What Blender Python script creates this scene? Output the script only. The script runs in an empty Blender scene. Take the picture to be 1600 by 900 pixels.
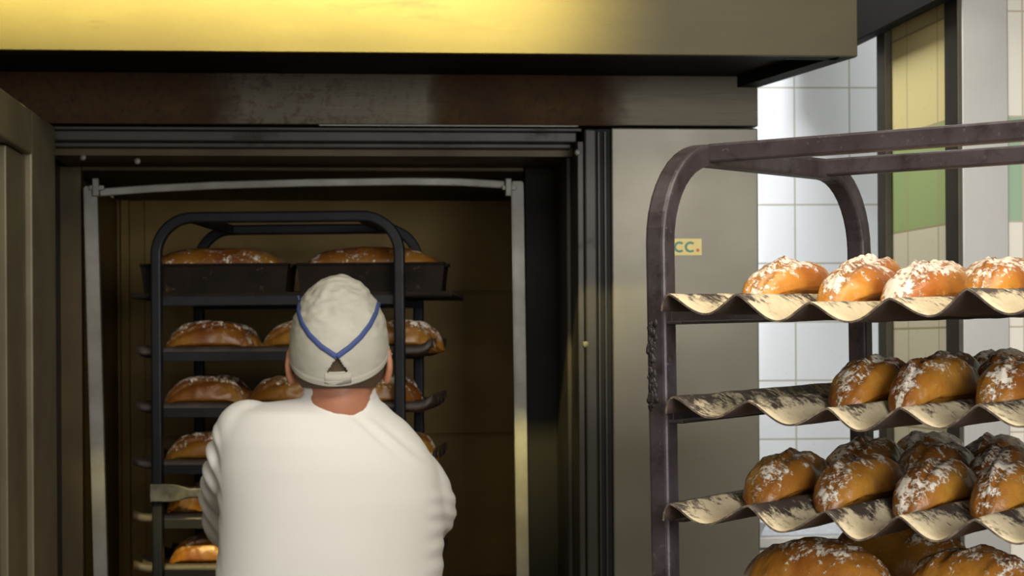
import bpy, bmesh, math, random
from mathutils import Vector, Matrix, noise
random.seed(7)
C = bpy.context.scene.collection
SC = bpy.context.scene
PI = math.pi
def R(d): return math.radians(d)

# ------------------------------------------------------------------ camera
F = 2928.0; CX = 800.0; HY = 541.0; ROLL = 0.006; ZC = 1.565
cam = bpy.data.cameras.new('camera'); cam.sensor_width = 36.0; cam.lens = F/1600*36.0
cam.shift_y = (HY-450)/1600.0
cam.clip_start = 0.05
cam.dof.use_dof = True; cam.dof.focus_distance = 2.35; cam.dof.aperture_fstop = 14
camo = bpy.data.objects.new('camera', cam); C.objects.link(camo)
camo.matrix_world = Matrix.Translation((0, 0, ZC)) @ Matrix.Rotation(PI/2, 4, 'X') @ Matrix.Rotation(-ROLL, 4, 'Z')
SC.camera = camo
SC.view_settings.view_transform = 'Standard'; SC.view_settings.look = 'None'
SC.view_settings.gamma = 1.0; SC.view_settings.use_curve_mapping = False
SC.view_settings.exposure = 0.15
# ------------------------------------------------------------------ world and lights
w = bpy.data.worlds.new('room_air'); SC.world = w; w.use_nodes = True
w.node_tree.nodes['Background'].inputs[0].default_value = (1.0, 0.90, 0.72, 1)
w.node_tree.nodes['Background'].inputs[1].default_value = 0.055
def area(name, loc, target, sx, sy, power, col, spread=180):
    l = bpy.data.lights.new(name, 'AREA'); l.shape = 'RECTANGLE'; l.size = sx; l.size_y = sy
    l.energy = power; l.color = col; l.spread = R(spread)
    o = bpy.data.objects.new(name, l); C.objects.link(o); o.location = loc
    o.rotation_euler = (Vector(target)-Vector(loc)).to_track_quat('-Z', 'Y').to_euler()
    return o
area('ceiling_lamp_bakery', (0.45, 1.55, 2.95), (0.25, 3.3, 1.2), 2.6, 0.5, 47, (1.0, 0.935, 0.81))
area('ceiling_lamp_passage', (0.56, 4.15, 2.95), (0.93, 4.15, 1.9), 0.25, 0.5, 26, (0.94, 0.97, 1.0))
area('tile_wall_fill_light', (2.0, 4.66, 1.9), (0.9, 4.8, 1.7), 0.35, 1.7, 14, (0.93, 0.96, 1.0))  # fill light added out of view behind the pillar to brighten the white tiles
area('rack_fill_light', (1.5, -1.0, 2.0), (1.0, 2.6, 1.5), 1.6, 1.2, 24, (0.97, 0.98, 1.0), 80)  # unseen fill light added behind the camera for the loaves on the right rack
area('baker_fill_light', (-0.4, -1.3, 1.9), (0.0, 3.3, 1.3), 1.6, 1.2, 8, (1.0, 0.96, 0.88), 120)  # weak frontal fill added for the baker, no such source in view
# warm louvred tube lamp washing the left part of the hood front
area('warm_hood_lamp', (-0.85, 2.80, 2.80), (-0.85, 3.46, 2.275), 1.9, 0.04, 25, (1.0, 0.85, 0.31), 26)

# ------------------------------------------------------------------ projection helpers (used to take real positions from the photo)
def pt(px, py):
    dx = px-CX; dy = HY-py
    c, s = math.cos(ROLL), math.sin(ROLL)
    return ((dx*c+dy*s)/F, (-dx*s+dy*c)/F)
def P(px, py, D):
    a, b = pt(px, py); return Vector((a*D, D, ZC+b*D))
class Frame:
    """a vertical plane frame: origin O(x,y), u to the right, v away from the viewer"""
    def __init__(s, ox, oy, deg):
        s.ox, s.oy = ox, oy; s.c, s.s = math.cos(R(deg)), math.sin(R(deg)); s.deg = deg
    def w(s, u, v, z): return Vector((s.ox+u*s.c-v*s.s, s.oy+u*s.s+v*s.c, z))
    def uz(s, px, py, v=0.0):
        a, b = pt(px, py)
        ox, oy = s.ox-v*s.s, s.oy+v*s.c
        u = (a*oy-ox)/(s.c-a*s.s)
        return u, ZC+b*(oy+u*s.s)
    def mat(s): return Matrix.Translation((s.ox, s.oy, 0)) @ Matrix.Rotation(R(s.deg), 4, 'Z')

# ------------------------------------------------------------------ object helpers
def tag(o, label=None, cat=None, group=None, kind=None):
    if label: o['label'] = label
    if cat: o['category'] = cat
    if group: o['group'] = group
    if kind: o['kind'] = kind
    return o
def empty(name, M=None, label=None, cat=None, group=None):
    o = bpy.data.objects.new(name, None); C.objects.link(o); o.empty_display_size = .1
    if M is not None: o.matrix_world = M
    return tag(o, label, cat, group)
def link_mesh(name, me, mats, parent=None, M=None):
    o = bpy.data.objects.new(name, me); C.objects.link(o)
    if mats:
        for m in (mats if isinstance(mats, (list, tuple)) else [mats]): me.materials.append(m)
    if parent is not None: o.parent = parent
    if M is not None: o.matrix_local = M
    return o
def obj(name, bm, mats, parent=None, M=None, smooth=False):
    me = bpy.data.meshes.new(name)
    bmesh.ops.recalc_face_normals(bm, faces=bm.faces)
    if smooth:
        for f in bm.faces: f.smooth = True
    bm.to_mesh(me); bm.free()
    return link_mesh(name, me, mats, parent, M)
def box(bm, lo, hi, bev=0.0, M=None, seg=2):
    lo, hi = Vector(lo), Vector(hi)
    t = bmesh.new(); r = bmesh.ops.create_cube(t, size=1.0)
    for v in t.verts:
        v.co = Vector(((lo.x+hi.x)/2+v.co.x*(hi.x-lo.x), (lo.y+hi.y)/2+v.co.y*(hi.y-lo.y), (lo.z+hi.z)/2+v.co.z*(hi.z-lo.z)))
    if bev > 0: bmesh.ops.bevel(t, geom=t.edges[:], offset=bev, segments=seg, affect='EDGES', profile=.5)
    if M is not None: t.transform(M)
    me = bpy.data.meshes.new('t'); t.to_mesh(me); t.free(); bm.from_mesh(me); bpy.data.meshes.remove(me)
def nb(): return bmesh.new()
def one_box(name, lo, hi, mat, parent=None, bev=0.0, M=None):
    bm = nb(); box(bm, lo, hi, bev); return obj(name, bm, mat, parent, M)
def sweep(bm, pts, prof, up=Vector((0, 0, 1)), side=None, closed=False, cap=True):
    """sweep a profile [(a,b)] along pts. side: fixed sideways vector (profile a axis)"""
    n = len(pts); rings = []
    for i, p in enumerate(pts):
        p = Vector(p)
        if closed: t = Vector(pts[(i+1) % n])-Vector(pts[i-1])
        else: t = Vector(pts[min(i+1, n-1)])-Vector(pts[max(i-1, 0)])
        t.normalize()
        if side is not None: s = (Vector(side)-t*Vector(side).dot(t)).normalized()
        else:
            s = t.cross(up)
            if s.length < 1e-4: s = t.cross(Vector((0, 1, 0)))
            s.normalize()
        b = s.cross(t).normalized()
        rings.append([bm.verts.new(p+s*a+b*c) for a, c in prof])
    m = len(prof)
    for i in range(n if closed else n-1):
        A, B = rings[i], rings[(i+1) % n]
        for j in range(m): bm.faces.new((A[j], A[(j+1) % m], B[(j+1) % m], B[j]))
    if cap and not closed:
        bm.faces.new(rings[0][::-1]); bm.faces.new(rings[-1])
def circ(r, n=12, ry=None): return [(r*math.cos(2*PI*i/n), (ry or r)*math.sin(2*PI*i/n)) for i in range(n)]
def rrect(w, h, r, k=3):
    o = []
    for cx, cy, a0 in ((w/2-r, h/2-r, 0), (-w/2+r, h/2-r, 90), (-w/2+r, -h/2+r, 180), (w/2-r, -h/2+r, 270)):
        for i in range(k+1):
            a = R(a0+90*i/k); o.append((cx+r*math.cos(a), cy+r*math.sin(a)))
    return o

# ------------------------------------------------------------------ materials
class NT:
    def __init__(s, name):
        s.m = bpy.data.materials.new(name); s.m.use_nodes = True; s.t = s.m.node_tree
        s.b = s.t.nodes['Principled BSDF']
    def n(s, typ, **kw):
        x = s.t.nodes.new(typ)
        for k, v in kw.items():
            if k.startswith('_'): x.inputs[k[1:].replace('_', ' ')].default_value = v
            else: setattr(x, k, v)
        return x
    def l(s, a, b): s.t.links.new(a, b)
    def set(s, **kw):
        for k, v in kw.items():
            i = s.b.inputs[k.replace('_', ' ')]
            if hasattr(v, 'links') or isinstance(v, bpy.types.NodeSocket): s.l(v, i)
            else: i.default_value = (v+(1,)) if isinstance(v, tuple) and len(v) == 3 and i.type == 'RGBA' else v
    def math(s, op, a, b=None, c=None, clamp=False):
        x = s.n('ShaderNodeMath', operation=op, use_clamp=clamp)
        for i, v in enumerate((a, b, c)):
            if v is None: continue
            if isinstance(v, (int, float)): x.inputs[i].default_value = v
            else: s.l(v, x.inputs[i])
        return x.outputs[0]
    def mix(s, f, a, b, mode='MIX'):
        x = s.n('ShaderNodeMix', data_type='RGBA', blend_type=mode)
        for i, v in ((0, f), (6, a), (7, b)):
            if isinstance(v, (int, float)): x.inputs[i].default_value = v
            elif isinstance(v, tuple): x.inputs[i].default_value = v if len(v) == 4 else v+(1,)
            else: s.l(v, x.inputs[i])
        return x.outputs[2]
    def ramp(s, f, *stops):
        x = s.n('ShaderNodeValToRGB'); e = x.color_ramp.elements
        while len(e) < len(stops): e.new(0.5)
        for q, (p, c) in zip(e, stops):
            q.position = p; q.color = (c, c, c, 1) if isinstance(c, (int, float)) else c+(1,)
        s.l(f, x.inputs[0]); return x.outputs[0]
    def coord(s, scale=(1, 1, 1), loc=(0, 0, 0), rnd=False):
        tc = s.n('ShaderNodeTexCoord'); mp = s.n('ShaderNodeMapping')
        mp.inputs['Scale'].default_value = scale; mp.inputs['Location'].default_value = loc
        s.l(tc.outputs['Object'], mp.inputs[0])
        if rnd:
            oi = s.n('ShaderNodeObjectInfo'); va = s.n('ShaderNodeVectorMath', operation='ADD')
            m = s.math('MULTIPLY', oi.outputs['Random'], 37.0)
            s.l(m, va.inputs[1]); s.l(mp.outputs[0], va.inputs[0]); return va.outputs[0]
        return mp.outputs[0]
    def noise(s, vec, scale, detail=4, rough=.55, dist=0.0):
        x = s.n('ShaderNodeTexNoise', _Scale=scale, _Detail=detail, _Roughness=rough, _Distortion=dist)
        s.l(vec, x.inputs['Vector']); return x.outputs[0]
    def bump(s, h, strength=.3, dist=.002):
        x = s.n('ShaderNodeBump', _Strength=strength, _Distance=dist); s.l(h, x.inputs['Height']); s.l(x.outputs[0], s.b.inputs['Normal'])

def steel(name, col, col2, metal=.6, rough=.4, brushed=(1, 1, 40), blot=3.0, soot=None, sootcol=(.02, .012, .006), contrast=(.35, .65), spec=.5):
    t = NT(name); v = t.coord(); vb = t.coord(brushed)
    n1 = t.noise(v, blot, 5, .6); n2 = t.noise(vb, 14, 3)
    c = t.mix(t.ramp(n1, (contrast[0], 0.0), (contrast[1], 1.0)), col, col2)
    c = t.mix(t.math('MULTIPLY', n2, .18), c, tuple(x*1.6 for x in col))
    rr = t.math('MULTIPLY_ADD', n1, .25, rough-.1)
    if soot:
        sn = t.noise(v, soot[0], 8, .7, .4)
        f = t.ramp(sn, (soot[1], 0.0), (soot[2], 1.0)); c = t.mix(f, c, sootcol)
        rr = t.math('MULTIPLY_ADD', f, .3, rr)
    t.set(Base_Color=c, Metallic=metal, Roughness=rr, Specular_IOR_Level=spec); t.bump(n2, .08, .001); return t.m

M = {}
M['panel'] = steel('brushed_panel_steel', (.125, .112, .082), (.100, .088, .062), .45, .42, (1, 1, 30), 2.2)
M['frame'] = steel('door_frame_steel', (.019, .015, .008), (.009, .007, .003), .12, .5, (30, 30, 1), 3, (5, .55, .75))
M['trimlight'] = steel('inner_frame_steel', (.19, .18, .155), (.12, .11, .085), .35, .5, (1, 1, 3), 8)
M['chamber_frame'] = steel('browned_frame_steel', (.060, .040, .011), (.030, .020, .006), .2, .5, (30, 30, 1), 3, spec=.3)
M['chamber'] = steel('heat_tanned_chamber_steel', (.175, .110, .024), (.085, .050, .010), .25, .5, (1, 1, 25), 1.8, spec=.3)
M['black'] = steel('soot_black_steel', (.007, .006, .005), (.004, .0035, .003), 0, .65, spec=.12)
M['rubber'] = steel('black_rubber', (.010, .010, .010), (.006, .006, .006), 0, .7, spec=.2)
M['door'] = steel('door_steel', (.135, .115, .065), (.09, .074, .038), .3, .48, (20, 20, 1), 4, (4, .58, .8), (.09, .07, .04))
M['steel'] = steel('clean_steel', (.42, .41, .38), (.34, .33, .30), .45, .38, (40, 40, 1), 4)
M['darksteel'] = steel('dark_frame_steel', (.055, .045, .03), (.035, .028, .018), .4, .45, (30, 30, 1), 5)
M['rackold'] = steel('oven_rack_iron', (.012, .012, .014), (.006, .006, .007), .2, .45, (3, 3, 3), 20, spec=.3)
M['rackbar'] = steel('worn_bar_iron', (.16, .155, .15), (.05, .048, .048), .6, .38, (3, 3, 3), 25)

def hood_mat():
    t = NT('hood_enamel'); v = t.coord()
    n1 = t.noise(t.coord((1, 1, 3)), 2.0, 6, .65); n2 = t.noise(t.coord((1.0, 1, 7)), 2.6, 9, .72, .6)
    c = t.mix(t.ramp(n1, (.35, 0.), (.7, 1.)), (.075, .060, .020), (.056, .043, .013))
    c = t.mix(t.ramp(n2, (.60, 0.), (.70, .6)), c, (.034, .022, .009))
    n3 = t.noise(v, 90, 3, .6)
    c = t.mix(t.math('MULTIPLY', n3, .25), c, (.034, .027, .011))
    t.set(Base_Color=c, Metallic=.0, Roughness=.5, Specular_IOR_Level=.22); t.bump(n2, .1, .002); return t.m
M['hood'] = hood_mat()

def fascia_mat():
    # u ranges: scorched at the left, a wiped patch in the middle, scorched again up to the seam
    t = NT('scorched_fascia_steel'); tc = t.n('ShaderNodeTexCoord'); sp = t.n('ShaderNodeSeparateXYZ')
    t.l(tc.outputs['Object'], sp.inputs[0]); x = sp.outputs[0]; z = sp.outputs[2]
    v = t.coord((1, 1, 1)); big = t.noise(v, 5, 6, .6, .3); fine = t.noise(v, 60, 6, .75); br = t.noise(t.coord((1, 1, 30)), 10, 3)
    xx = t.math('MULTIPLY_ADD', big, .22, x)          # noisy x
    a = t.math('SUBTRACT', 1, t.ramp(t.math('MULTIPLY_ADD', xx, 1., 1.), (.46, 0.), (.56, 1.)))   # left soot
    b1 = t.ramp(t.math('MULTIPLY_ADD', xx, 1., 1.), (.94, 0.), (.99, 1.))
    b2 = t.ramp(t.math('MULTIPLY_ADD', xx, .5, .5), (.645, 1.), (.69, 0.))
    b = t.math('MULTIPLY', b1, b2)
    s = t.math('MAXIMUM', a, b)
    spk = t.math('MULTIPLY', t.ramp(fine, (.45, 0.), (.6, 1.)), t.ramp(z, (0., 0.), (1., 1.)))
    base = t.mix(t.ramp(br, (.3, 0.), (.7, 1.)), (.075, .063, .042), (.055, .046, .030))
    brown = t.mix(t.ramp(big, (.35, 0.), (.65, 1.)), (.030, .012, .0025), (.055, .026, .006))
    brown = t.mix(t.ramp(fine, (.5, 0.), (.62, .8)), brown, (.018, .010, .005))
    c = t.mix(t.math('MULTIPLY', s, .93), base, brown)
    mid = t.math('MULTIPLY', t.ramp(t.noise(v, 40, 5, .8), (.5, 0.), (.6, .7)), t.ramp(t.math('MULTIPLY_ADD', x, 1, 1), (.55, 1.), (1.15, 0.)))
    c = t.mix(mid, c, (.03, .018, .008))
    t.set(Base_Color=c, Metallic=t.math('MULTIPLY_ADD', s, -.4, .4), Roughness=t.math('MULTIPLY_ADD', s, .3, .45), Specular_IOR_Level=.15); t.bump(fine, .1, .001); return t.m
M['fascia'] = fascia_mat()

def rack_mat():
    t = NT('worn_rack_iron'); v = t.coord(); n1 = t.noise(v, 35, 6, .65); n2 = t.noise(v, 9, 4); n3 = t.noise(v, 120, 4, .7)
    c = t.mix(t.ramp(n2, (.35, 0.), (.65, 1.)), (.046, .034, .036), (.082, .068, .072))
    c = t.mix(t.ramp(n1, (.52, 0.), (.70, .8)), c, (.022, .015, .013))
    c = t.mix(t.ramp(n3, (.62, 0.), (.75, .6)), c, (.20, .18, .18))
    t.set(Base_Color=c, Metallic=.35, Roughness=.46); t.bump(n1, .35, .002); return t.m
M['rack'] = rack_mat()
def grime_mat():
    t = NT('burnt_grime'); v = t.coord(); n = t.noise(v, 60, 5); t.set(Base_Color=t.mix(n, (.008, .007, .007), (.04, .03, .028)), Roughness=.5); t.bump(n, .8, .004); return t.m
M['grime'] = grime_mat()

def tray_mats(pref, dust, base=(.060, .042, .032)):
    t = NT(pref+'_tray_inside'); at = t.n('ShaderNodeAttribute', attribute_name='low')
    v = t.coord(rnd=True); n1 = t.noise(v, 16, 6, .7, .5); n2 = t.noise(v, 110, 5, .75); n3 = t.noise(v, 6, 3)
    m = t.math('ADD', t.math('MULTIPLY', at.outputs['Fac'], .30), t.math('MULTIPLY', n1, .95))
    m = t.math('ADD', m, t.math('MULTIPLY', n2, .55)); m = t.math('ADD', m, t.math('MULTIPLY', n3, .25))
    f = t.ramp(m, (1.13-dust, 0.), (1.24-dust, 1.))
    c = t.mix(t.ramp(n1, (.4, 0.), (.6, 1.)), base, tuple(x*.5 for x in base))
    fl = t.mix(n2, (.42, .32, .18), (.70, .60, .40))
    t.set(Base_Color=t.mix(f, c, fl), Roughness=t.math('MULTIPLY_ADD', f, .4, .5)); t.bump(t.math('ADD', n2, f), .5, .002)
    a = t.m
    t = NT(pref+'_tray_underside'); v = t.coord(); n = t.noise(v, 30, 5, .7)
    t.set(Base_Color=t.mix(n, (.030, .018, .012), (.06, .038, .028)), Roughness=.6); t.bump(n, .3, .002)
    b = t.m
    t = NT(pref+'_tray_edge'); v = t.coord(); n = t.noise(v, 80, 5, .7)
    t.set(Base_Color=t.mix(t.ramp(n, (.45, 0.), (.65, 1.)), (.07, .052, .04), (.26, .20, .13)), Roughness=.6)
    return [a, b, t.m]
TM = tray_mats('baker', .245); TMO = tray_mats('oven', -.12)

def bread_mat(name, flour, dark):
    t = NT(name); v = t.coord(rnd=True); v1 = t.coord((1, 1, 1), rnd=True)
    at = t.n('ShaderNodeAttribute', attribute_name='slash'); lo = t.n('ShaderNodeAttribute', attribute_name='up')
    n1 = t.noise(v, 14, 4, .6, .3); n2 = t.noise(v, 45, 6, .7, .2); n3 = t.noise(v, 170, 4, .7); n4 = t.noise(v, 7, 2)
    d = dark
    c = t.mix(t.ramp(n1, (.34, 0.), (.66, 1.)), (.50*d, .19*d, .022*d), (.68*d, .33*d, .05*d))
    c = t.mix(t.ramp(n4, (.44, 0.), (.60, .85)), c, (.30*d, .075*d, .013*d))
    c = t.mix(t.ramp(n3, (.55, 0.), (.72, .5)), c, (.26*d, .08*d, .015*d))
    c = t.mix(t.ramp(n2, (.60, 0.), (.72, .6)), c, (.80*d, .50*d, .16*d))
    c = t.mix(t.math('MULTIPLY', at.outputs['Fac'], t.ramp(n2, (.3, .5), (.55, 1.))), c, (.15*d, .05*d, .013*d))
    c = t.mix(t.math('MULTIPLY', t.ramp(lo.outputs['Fac'], (.72, 0.), (1., 1.)), t.ramp(n2, (.35, .1), (.6, .75))), c, (.24*d, .09*d, .022*d))
    up = lo.outputs['Fac']
    m = t.math('ADD', t.math('MULTIPLY', n2, .60), t.math('MULTIPLY', n3, .46)); m = t.math('ADD', m, t.math('MULTIPLY', up, .22))
    m = t.math('ADD', m, t.math('MULTIPLY', n1, .30))
    f = t.ramp(m, (.875-flour, 0.), (.935-flour, 1.))
    fl = t.mix(n3, (.62, .50, .34), (.90, .84, .72))
    t.set(Base_Color=t.mix(t.math('MULTIPLY', f, .92), c, fl), Roughness=t.math('MULTIPLY_ADD', f, .45, .30), Specular_IOR_Level=.5)
    h = t.math('ADD', t.math('MULTIPLY', n2, .7), t.math('MULTIPLY', f, .5)); t.bump(h, .55, .004)
    return t.m
M['bread'] = bread_mat('golden_floured_crust', 0.03, 1.05)
M['bread_brown'] = bread_mat('brown_floured_crust', 0.0, .70)
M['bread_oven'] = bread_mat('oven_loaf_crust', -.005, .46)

def tile_mat(name, tx, tz, ox, oz, col, grout, gw=.003, band=None, bandcol=None, vary=.05, rough=.18, low=None):
    t = NT(name); tc = t.n('ShaderNodeTexCoord'); sp = t.n('ShaderNodeSeparateXYZ'); t.l(tc.outputs['Object'], sp.inputs[0])
    def edge(x, p, o):
        q = t.math('DIVIDE', t.math('SUBTRACT', x, o), p); fr = t.math('FRACT', q)
        dd = t.math('ABSOLUTE', t.math('SUBTRACT', fr, .5)); return t.math('GREATER_THAN', dd, .5-gw/p/2), t.math('FLOOR', q)
    gx, ix = edge(sp.outputs[0], tx, ox); gz, iz = edge(sp.outputs[2], tz, oz)
    g = t.math('MAXIMUM', gx, gz)
    cb = t.n('ShaderNodeCombineXYZ'); t.l(ix, cb.inputs[0]); t.l(iz, cb.inputs[2])
    wn = t.n('ShaderNodeTexWhiteNoise'); t.l(cb.outputs[0], wn.inputs['Vector'])
    c = t.mix(t.math('MULTIPLY', wn.outputs[0], vary), col, tuple(x*.5 for x in col))
    if band:
        z = sp.outputs[2]; f = t.math('MULTIPLY', t.math('GREATER_THAN', z, band[0]), t.math('LESS_THAN', z, band[1]))
        if low: c = t.mix(t.math('LESS_THAN', z, band[0]), c, low)
        c = t.mix(f, c, bandcol)
    sn = t.noise(t.coord(), 70, 4, .7); c = t.mix(t.ramp(sn, (.62, 0.), (.75, .35)), c, tuple(x*.55 for x in grout))
    c = t.mix(g, c, grout)
    t.set(Base_Color=c, Roughness=t.math('MULTIPLY_ADD', g, .5, rough)); t.bump(t.math('SUBTRACT', 1, g), .4, .002); return t.m

def plain(name, col, rough=.6, metal=0, var=.15, sc=20, bs=.1):
    t = NT(name); v = t.coord(); n = t.noise(v, sc, 4)
    t.set(Base_Color=t.mix(n, tuple(x*(1-var) for x in col), tuple(min(1, x*(1+var)) for x in col)), Roughness=rough, Metallic=metal)
    t.bump(n, bs, .002); return t.m
M['floor'] = tile_mat('floor_tiles', .2, .2, 0, 0, (.22, .12, .08), (.10, .09, .08))
M['ceil'] = plain('ceiling_paint', (.62, .58, .48)); M['plaster'] = plain('left_wall_paint', (.50, .44, .30))

# ------------------------------------------------------------------ the setting
def struct(name, bm, m, Mx=None):
    o = obj(name, bm, m, None, Mx); tag(o, kind='structure'); return o
bm = nb(); box(bm, (-3, -1.5, -.05), (3.6, 5.6, 0)); fl = struct('floor', bm, plain('floor_red_tiles', (.20, .11, .07), .4))
bm = nb(); box(bm, (-3, -1.5, 3.05), (3.6, 5.6, 3.15)); struct('ceiling', bm, M['ceil'])
bm = nb(); box(bm, (-3.1, -1.5, 0), (-3.0, 5.6, 3.05)); struct('wall_left', bm, M['plaster'])
# white tiled wall beyond the passage
WB = Frame(P(1242, 320, 4.9).x, 4.9, 3.0)
u0, z0 = WB.uz(1242, 320); u1, z1 = WB.uz(1328, 320); _, z2 = WB.uz(1242, 137)
tx = u1-u0; tz = (z2-z0)/2
mt = tile_mat('white_glazed_tiles', tx, tz, u0, z0, (.58, .59, .61), (.30, .29, .23), .0042)
bm = nb(); box(bm, (-.16, 0, 0), (2.6, .1, 3.05)); struct('wall_back', bm, mt, WB.mat())
# pillar of cream and green tiles on the right, with steel corner profiles
WR = Frame(P(1512, 345, 3.78).x, 3.78, 8.1)
_, zb0 = WR.uz(1512, 346); _, zb1 = WR.uz(1512, 181); tl = zb1-zb0
mf = tile_mat('cream_pillar_tiles', .2, tl, .118, zb0, (.74, .71, .62), (.45, .38, .28), .0035, (zb0, zb1), (.30, .42, .29))
bm = nb(); box(bm, (0, 0, 0), (1.9, .44, 3.05)); o = struct('wall_right', bm, mf, WR.mat())
# left side face of that pillar, facing the oven: its own tile facing with joints across the depth
def vside(px):
    a_, _ = pt(px, 400); return (WR.ox-a_*WR.oy)/(a_*WR.c+WR.s)
v1_, v2_ = vside(1475), vside(1427)
ms = tile_mat('warm_lit_cream_side_tiles', v2_-v1_, tl, v1_, zb0, (.84, .70, .32), (.40, .33, .17), .0045, (zb0, zb1), (.40, .50, .20), low=(.80, .74, .52))  # warm light spill painted in: yellow above the band, paler cream below
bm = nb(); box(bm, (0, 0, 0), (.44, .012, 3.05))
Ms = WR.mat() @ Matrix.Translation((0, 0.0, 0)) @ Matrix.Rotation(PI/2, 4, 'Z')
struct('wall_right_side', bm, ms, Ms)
def profile(name, Mx, m1, m2, a, b, label=None):
    pass
bm = nb(); ua, _ = WR.uz(1524, 400, -.012); ub, _ = WR.uz(1577, 400, -.012)
box(bm, (-.016, -.014, 0), (ub-.0, -.002, 3.05), .003)
struct('trim_1', bm, M['steel'], WR.mat())
bm = nb(); box(bm, (-.024, -.010, 0), (-.0125, .062, 3.05), .003)
struct('trim_2', bm, M['darksteel'], WR.mat())
bm = nb(); box(bm, (-.030, .405, 0), (-.0125, .46, 3.05), .003)
struct('trim_3', bm, M['darksteel'], WR.mat())
# dark lintel beam running along the top of the pillar
_a, _b = pt(1343, 61); _u = -.06; _v = (WR.ox+_u*WR.c-_a*(WR.oy+_u*WR.s))/(_a*WR.c+WR.s); zl = ZC+_b*(WR.oy+_u*WR.s+_v*WR.c)
bm = nb(); box(bm, (-.06, -1.2, zl), (-.031, 1.05, zl+.5), .002)
o = struct('trim_4', bm, M['black'], WR.mat())

# ------------------------------------------------------------------ rack oven (frame at 5 degrees)
OV = Frame(0, 3.95, 5.0)
def U(px, v=0.0, py=500): return OV.uz(px, py, v)[0]
def Z(py, v=0.0, px=700): return OV.uz(px, py, v)[1]
oven = empty('rack_oven', OV.mat(), 'large steel rack oven with open chamber holding a loaded rack, behind the baker', 'oven')
uL, uR = U(84), U(957); uE = U(1186)
zT = Z(197); zTop = Z(100)+.25
one_box('side_panel', (uR, 0, 0), (uE, 1.45, zT-.002), M['panel'], oven, .003)
fc = one_box('fascia', (U(-250), -.002, zT+.002), (uE, 1.45, zTop), M['fascia'], oven, .002)
tag(fc, 'scorched brown upper panel with heat stains')
one_box('left_panel', (U(-250), .01, 0), (uL-.035, 1.0, zT-.002), M['frame'], oven, .003)
# black sealing gap and jamb profiles at the right
one_box('door_seal', (U(934), .012, 0), (uR-.001, .05, zT-.004), M['rubber'], oven)
one_box('jamb_trim', (U(915), .002, 0), (U(934), .06, zT-.004), M['frame'], oven, .004)
bm = nb(); box(bm, (U(904), .006, 0), (U(914), .5, zT-.03), .002); box(bm, (U(936), .004, 0), (U(939), .03, zT-.01), .0005); box(bm, (U(946), .004, 0), (U(949), .03, zT-.01), .0005)
obj('jamb_rib', bm, M['frame'], oven)
# inner jamb: stands at v .04...30
bm = nb(); box(bm, (U(886, .12), .12, 0), (U(905), .42, Z(238, .12)), .003)
obj('inner_jamb', bm, M['frame'], oven)
bm = nb(); box(bm, (U(871, .40), .40, 0), (U(871, .40)+.04, .46, Z(312, .40)), .003); obj('guide_strip', bm, M['trimlight'], oven)
# lintel steps
bm = nb()
box(bm, (uL-.03, .01, Z(204)), (U(912), .05, zT-.002), .002)
box(bm, (uL-.03, .035, Z(222, .035)), (U(906), .09, Z(205, .035)), .003)
box(bm, (uL-.03, .07, Z(232, .07)), (U(900), .4, Z(223, .07)), .003)
obj('lintel', bm, M['frame'], oven)
bm = nb(); box(bm, (U(500), -.006, Z(198)), (U(905), .0, Z(195.5)), .001); obj('lintel_edge', bm, M['trimlight'], oven)
# bolts on the lintel
bm = nb()
for px, py in ((130, 246), (215, 252), (897, 243), (909, 538)):
    bm = nb(); u, z = OV.uz(px, py, .068); r = bmesh.ops.create_uvsphere(bm, u_segments=12, v_segments=6, radius=.007, matrix=Matrix.Translation((u, .066 if px < 800 else .003, z)) @ Matrix.Diagonal((1, .4, 1, 1)))
    obj('bolt', bm, M['trimlight'], oven, smooth=True)
# chamber
cv = 1.35
zc = Z(262, .35)
bm = nb()
box(bm, (uL-.02, .095, zc), (U(886, .12)+.02, cv, zc+.05))
obj('chamber_ceiling', bm, M['chamber_frame'], oven)
bm = nb(); box(bm, (uL-.06, .35, 0), (uL-.03, cv, zc)); obj('chamber_side', bm, M['chamber'], oven)
bm = nb(); box(bm, (U(886, .12)+.0, .47, 0), (U(886, .12)+.03, cv, zc)); obj('chamber_side', bm, M['chamber'], oven)
bm = nb(); box(bm, (uL-.04, cv-.02, 0), (U(886, .12)+.02, cv+.02, zc+.04))
for i in range(5):
    z = .12+i*.40; box(bm, (U(228, cv), cv-.028, z), (U(860, cv), cv-.018, z+.394), .002)
box(bm, (uL-.02, cv-.040, .1), (U(205, cv), cv-.018, 2.0), .003)
bw = obj('chamber_back', bm, M['chamber'], oven)
# front lip of chamber at depth .33: brown frame in which the pale rails stand
bm = nb(); box(bm, (uL-.05, .33, 0), (U(128, .33), .37, zc), .003); box(bm, (U(128, .33), .33, Z(268, .33)), (U(820, .33), .37, zc), .003)
obj('chamber_frame', bm, M['chamber_frame'], oven)
bm = nb(); box(bm, (U(821, .33), .33, 0), (U(888, .33), .37, zc), .003); obj('chamber_frame', bm, M['black'], oven)
one_box('chamber_floor', (uL-.05, .05, .0), (U(888, .2), cv, .012), M['chamber'], oven)
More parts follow.
